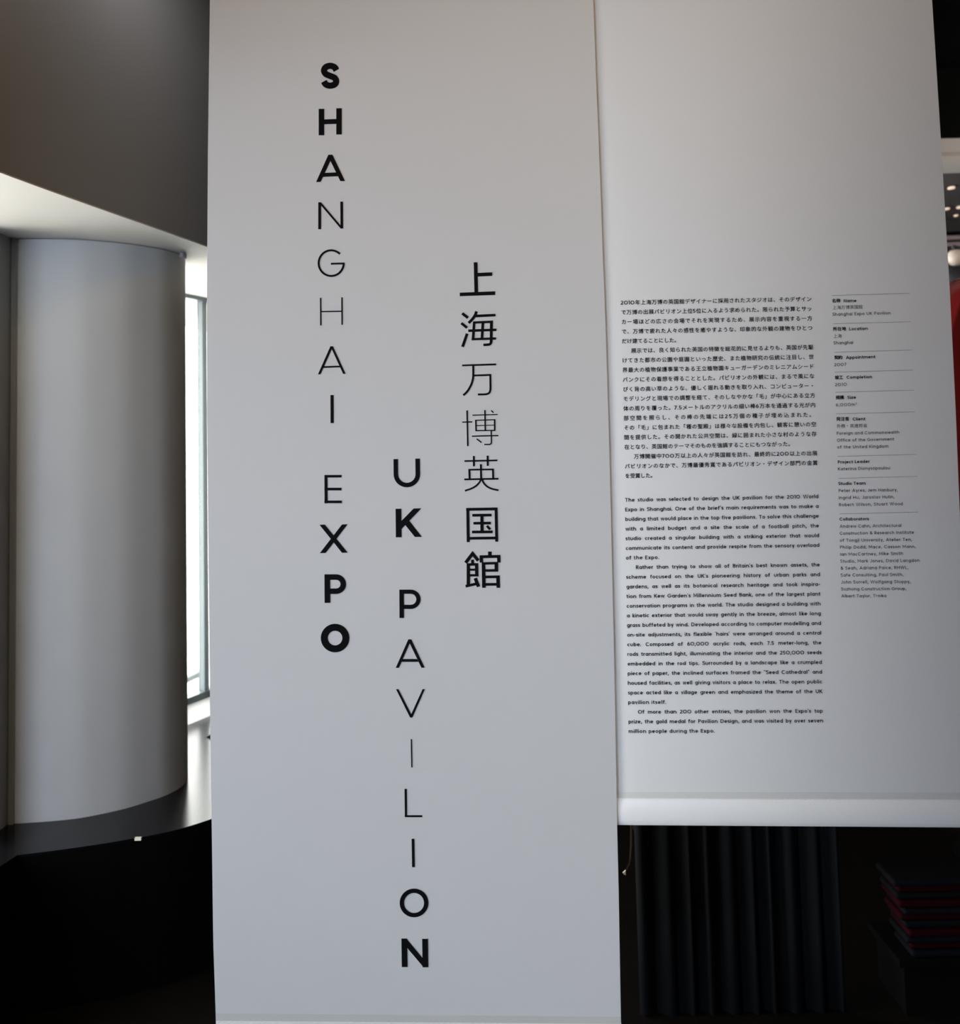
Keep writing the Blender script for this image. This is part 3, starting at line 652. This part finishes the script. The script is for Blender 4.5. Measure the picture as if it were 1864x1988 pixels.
# pile of folded striped cloths on a low black shelf at lower right
p0 = at_y(1716, 1855, 3.0); p1 = at_y(1716, 1710, 3.0)
sh = empty('display_plinth', (1.9, 3.3, 0), 'low black plinth in the dark corner at lower right', 'plinth')
zb = at_y(1740, 1862, 2.95).z
tk_x = p1.x
box('plinth_body', (tk_x + 0.03, 2.96, 0), (tk_x + 0.9, 3.16, zb - 0.02), M['black'], sh)
box('plinth_top', (tk_x + 0.01, 2.94, zb - 0.02), (tk_x + 0.92, 3.18, zb), M['black'], sh, bevel=0.003)
nl = 11; ztop_ = at_y(1720, 1708, 2.95).z; hh = (ztop_ - zb)/nl
for k in range(nl):
    z = zb + k*hh; x0 = tk_x + 0.05 - 0.004*k + 0.006*sin(k*2.3)
    o = box('folded_cloth', (x0, 2.95 + 0.008*sin(k*1.7), z), (x0 + 0.62, 3.08, z + hh*0.97), M['rednap'] if k % 2 else M['greynap'], None, bevel=hh*0.45)
    nm = 'red' if k % 2 else 'grey'
    ordn = ['lowest', 'second from the bottom', 'third from the bottom', 'fourth from the bottom', 'fifth from the bottom', 'middle', 'fifth from the top',
            'fourth from the top', 'third from the top', 'second from the top', 'topmost'][k]
    tag(o, 'dark %s folded cloth, %s of the pile in the dark corner' % (nm, ordn), 'cloth', 'folded cloths piled on the plinth')
# small bits catching light beside the front banner's right edge
q = [at_y(1216, 1592, 2.966), at_y(1231, 1592, 2.966), at_y(1230.5, 1613.5, 2.966)]
o = mesh_obj('paper_tip', q + [p + Vector((0, 0.004, 0)) for p in q], [(0,1,2),(5,4,3),(0,3,4,1),(1,4,5,2),(2,5,3,0)], M['pink'])
tag(fix(o), 'dusty pink card corner poking out under the rear banner', 'card')
hc = empty('hanging_strap', at_y(1217, 1680, 2.962), 'thin brown strap with an ivory tip hanging beside the black skirt', 'strap')
sv, sf = stroke([(1226, 1566), (1226, 1640), (1224, 1668), (1221.5, 1678), (1216, 1690)], 3.0)
V = [at_y(p[0], p[1], 2.962) for p in sv]; nV = len(V)
V += [p + Vector((0, 0.004, 0)) for p in V]
fix(mesh_obj('strap_band', V, sf + [tuple(i+nV for i in f) for f in sf] + [(0, 2, 2+nV, nV), (1, 3, 3+nV, 1+nV), (2, 4, 4+nV, 2+nV), (3, 5, 5+nV, 3+nV)], M['brown'], hc))
tv = [at_y(*p, 2.958) for p in ((1209.5, 1695), (1214.8, 1690), (1215.3, 1699.5), (1211, 1697.5))]
o = mesh_obj('strap_tip', tv + [p + Vector((0, 0.006, 0)) for p in tv], [(0,1,2,3),(7,6,5,4),(0,4,5,1),(1,5,6,2),(2,6,7,3),(3,7,4,0)], M['ivory'], hc); fix(o)

# beyond the rear banner: beam, dim ceiling with downlights, far shelves
YB = 5.0
zt, zb2 = at_y(1845, 268.5, YB).z, at_y(1845, 311.5, YB).z
bm_ = empty('ceiling_beam', (3.2, YB, zb2), 'beige painted beam crossing under the black ceiling at upper right', 'beam')
box('beam_body', (1.3, YB, zb2), (6.8, YB + 0.25, zt), M['beige'], bm_)
g1_, g2_ = at_y(1845, 303, YB).z, at_y(1845, 295, YB).z
box('beam_groove', (1.3, YB - 0.004, g1_), (6.8, YB + 0.01, g2_), M['beige_groove'], bm_)
st(box('wall_bulkhead', (1.3, YB + 0.02, zt), (6.8, YB + 0.2, 3.42), M['black']))
zc = zb2 + 0.03
st(box('ceiling_far', (1.3, YB + 0.25, zc), (6.8, 7.0, zc + 0.05), M['farceil']))
st(box('wall_far', (1.3, 7.0, 0), (6.8, 7.1, zc), M['dark']))
dl = [(1847, 362, 5.5), (1838, 403, 4.5), (1863, 400, 4.5), (1856, 416, 3.2)]
for (x, y, r) in dl:
    p = at_z(x, y, zc); rr_ = r * p.y / F * 1.1
    lab = {1847: 'largest round downlight glowing in the dim ceiling right of the rear banner', 1838: 'round downlight half hidden at the rear banner edge',
           1863: 'round downlight at the very right border of the picture', 1856: 'faintest small downlight farthest back in the dim ceiling'}[x]
    d = empty('downlight', (p.x, p.y, zc), lab, 'downlight', 'downlights beyond the rear banner')
    n = 20
    for nm, ra, za, zb3, mt in (('lamp_lens', rr_, -0.012, -0.004, 'lamp'), ('lamp_ring', rr_*1.25, -0.006, 0.0, 'dark')):
        ring = [(p.x + ra*cos(2*pi*i/n), p.y + ra*1.6*sin(2*pi*i/n)) for i in range(n)]
        prism(nm, ring, zc + za, zc + zb3, M[mt], d)
# shelves on the far wall
YS = 6.55
su = empty('wall_shelving', (4.0, YS, 0), 'slate blue shelving with mauve shelf boards far behind the rear banner', 'shelving')
zz = lambda y, Y=YS: at_y(1850, y, Y).z
box('back_panel', (1.6, YS + 0.3, zz(560)), (6.6, YS + 0.33, zz(449)), M['panel'], su)
box('header_board', (1.6, YS, zz(449)), (6.6, YS + 0.33, zc - 0.001), M['dark'], su)
for y in (461, 474, 500):
    box('shelf_board', (1.6, YS, zz(y) - 0.012), (6.6, YS + 0.3, zz(y) + 0.012), M['shelf'], su)
box('side_board', (1.58, YS, 0), (1.6, YS + 0.33, zz(449)), M['dark'], su); box('side_board', (6.6, YS, 0), (6.62, YS + 0.33, zz(449)), M['dark'], su)
box('lower_cupboard', (1.6, YS - 0.1, 0), (6.6, YS + 0.33, zz(560)), M['dark'], su)
# pale rounded ornament on a dark stand
YO = 5.6
oc = at_y(1857, 501, YO)
orn = empty('ornament', (oc.x, YO, 0), 'blurred pale rounded ornament on a dark stand beside the rear banner edge', 'ornament')
def lathe(name, prof, c, mat, parent, n=24, sx=1.0):
    V, Fc = [], []
    for r, z in prof:
        for i in range(n): V.append((c[0] + sx*r*cos(2*pi*i/n), c[1] + r*sin(2*pi*i/n), z))
    for j in range(len(prof)-1):
        for i in range(n): Fc.append((j*n+i, j*n+(i+1) % n, (j+1)*n+(i+1) % n, (j+1)*n+i))
    Fc += [tuple(range(n))[::-1], tuple(range((len(prof)-1)*n, len(prof)*n))]
    return fix(mesh_obj(name, V, Fc, mat, parent, smooth=True))
lathe('bowl', [(0.012, oc.z-0.045), (0.030, oc.z-0.036), (0.046, oc.z-0.015), (0.050, oc.z+0.005), (0.044, oc.z+0.028), (0.030, oc.z+0.042), (0.010, oc.z+0.047)], (oc.x, YO), M['pale'], orn)
lathe('knob', [(0.006, oc.z+0.047), (0.014, oc.z+0.056), (0.012, oc.z+0.068), (0.003, oc.z+0.074)], (oc.x-0.008, YO), M['dark'], orn)
lathe('stand', [(0.14, 0.0), (0.15, 0.02), (0.15, oc.z-0.12), (0.13, oc.z-0.06), (0.02, oc.z-0.045)], (oc.x+0.03, YO), M['dark'], orn)
# red glossy sloping body at the right border
YR = 3.9
outline = [(1812, 700), (1842, 640), (1849, 617), (1857, 594), (1865, 572), (1876, 550), (1890, 532), (1915, 522), (1960, 522), (1990, 560), (1995, 700), (1990, 900), (1975, 1150), (1860, 1150), (1812, 900)]
rv = [at_y(x, y, YR) for x, y in outline]; n = len(rv)
rdp = [Vector((p.x, p.z)) for p in rv]
bm = bmesh.new()
fv = [bm.verts.new(p) for p in rv]; bv = [bm.verts.new(p + Vector((0, 0.22, 0))) for p in rv]
bm.faces.new(fv); bm.faces.new(bv[::-1])
for i in range(n): bm.faces.new((fv[i], fv[(i+1) % n], bv[(i+1) % n], bv[i]))
bmesh.ops.recalc_face_normals(bm, faces=bm.faces)
me = bpy.data.meshes.new('chair_shell'); bm.to_mesh(me); bm.free(); me.materials.append(M['red'])
for p in me.polygons: p.use_smooth = True
rs = empty('display_chair', (rv[4].x, YR + 0.1, 0), 'glossy red moulded seat with a sloping edge at the right border', 'chair')
ro = bpy.data.objects.new('chair_shell', me); C.objects.link(ro); ro.parent = rs; ro.matrix_parent_inverse = Matrix.Translation(-rs.location)
m = ro.modifiers.new('bevel', 'BEVEL'); m.width = 0.02; m.segments = 5
lathe('chair_base', [(0.16, 0.0), (0.16, 0.02), (0.03, 0.05), (0.025, at_y(1900, 1150, YR).z)], (at_y(1940, 1150, YR).x, YR+0.11), M['black'], rs)
# unseen fill lights added for the far room
def point(name, loc, e, col, r=0.1):
    l = bpy.data.lights.new(name, 'POINT'); l.energy = e; l.color = col; l.shadow_soft_size = r
    o = bpy.data.objects.new(name, l); C.objects.link(o); o.location = loc
point('far_room_fill', (3.9, 5.7, 1.9), 2.6, (1.0, 0.85, 0.8), 0.3)  # added fill, no fixture here, so the far ceiling and shelves show
area('beam_fill_light', (3.0, 3.4, 2.6), (3.0, 5.0, 2.95), 1.2, 0.3, 7, (1.0, 0.90, 0.82), 100)  # added light that brightens the beam face
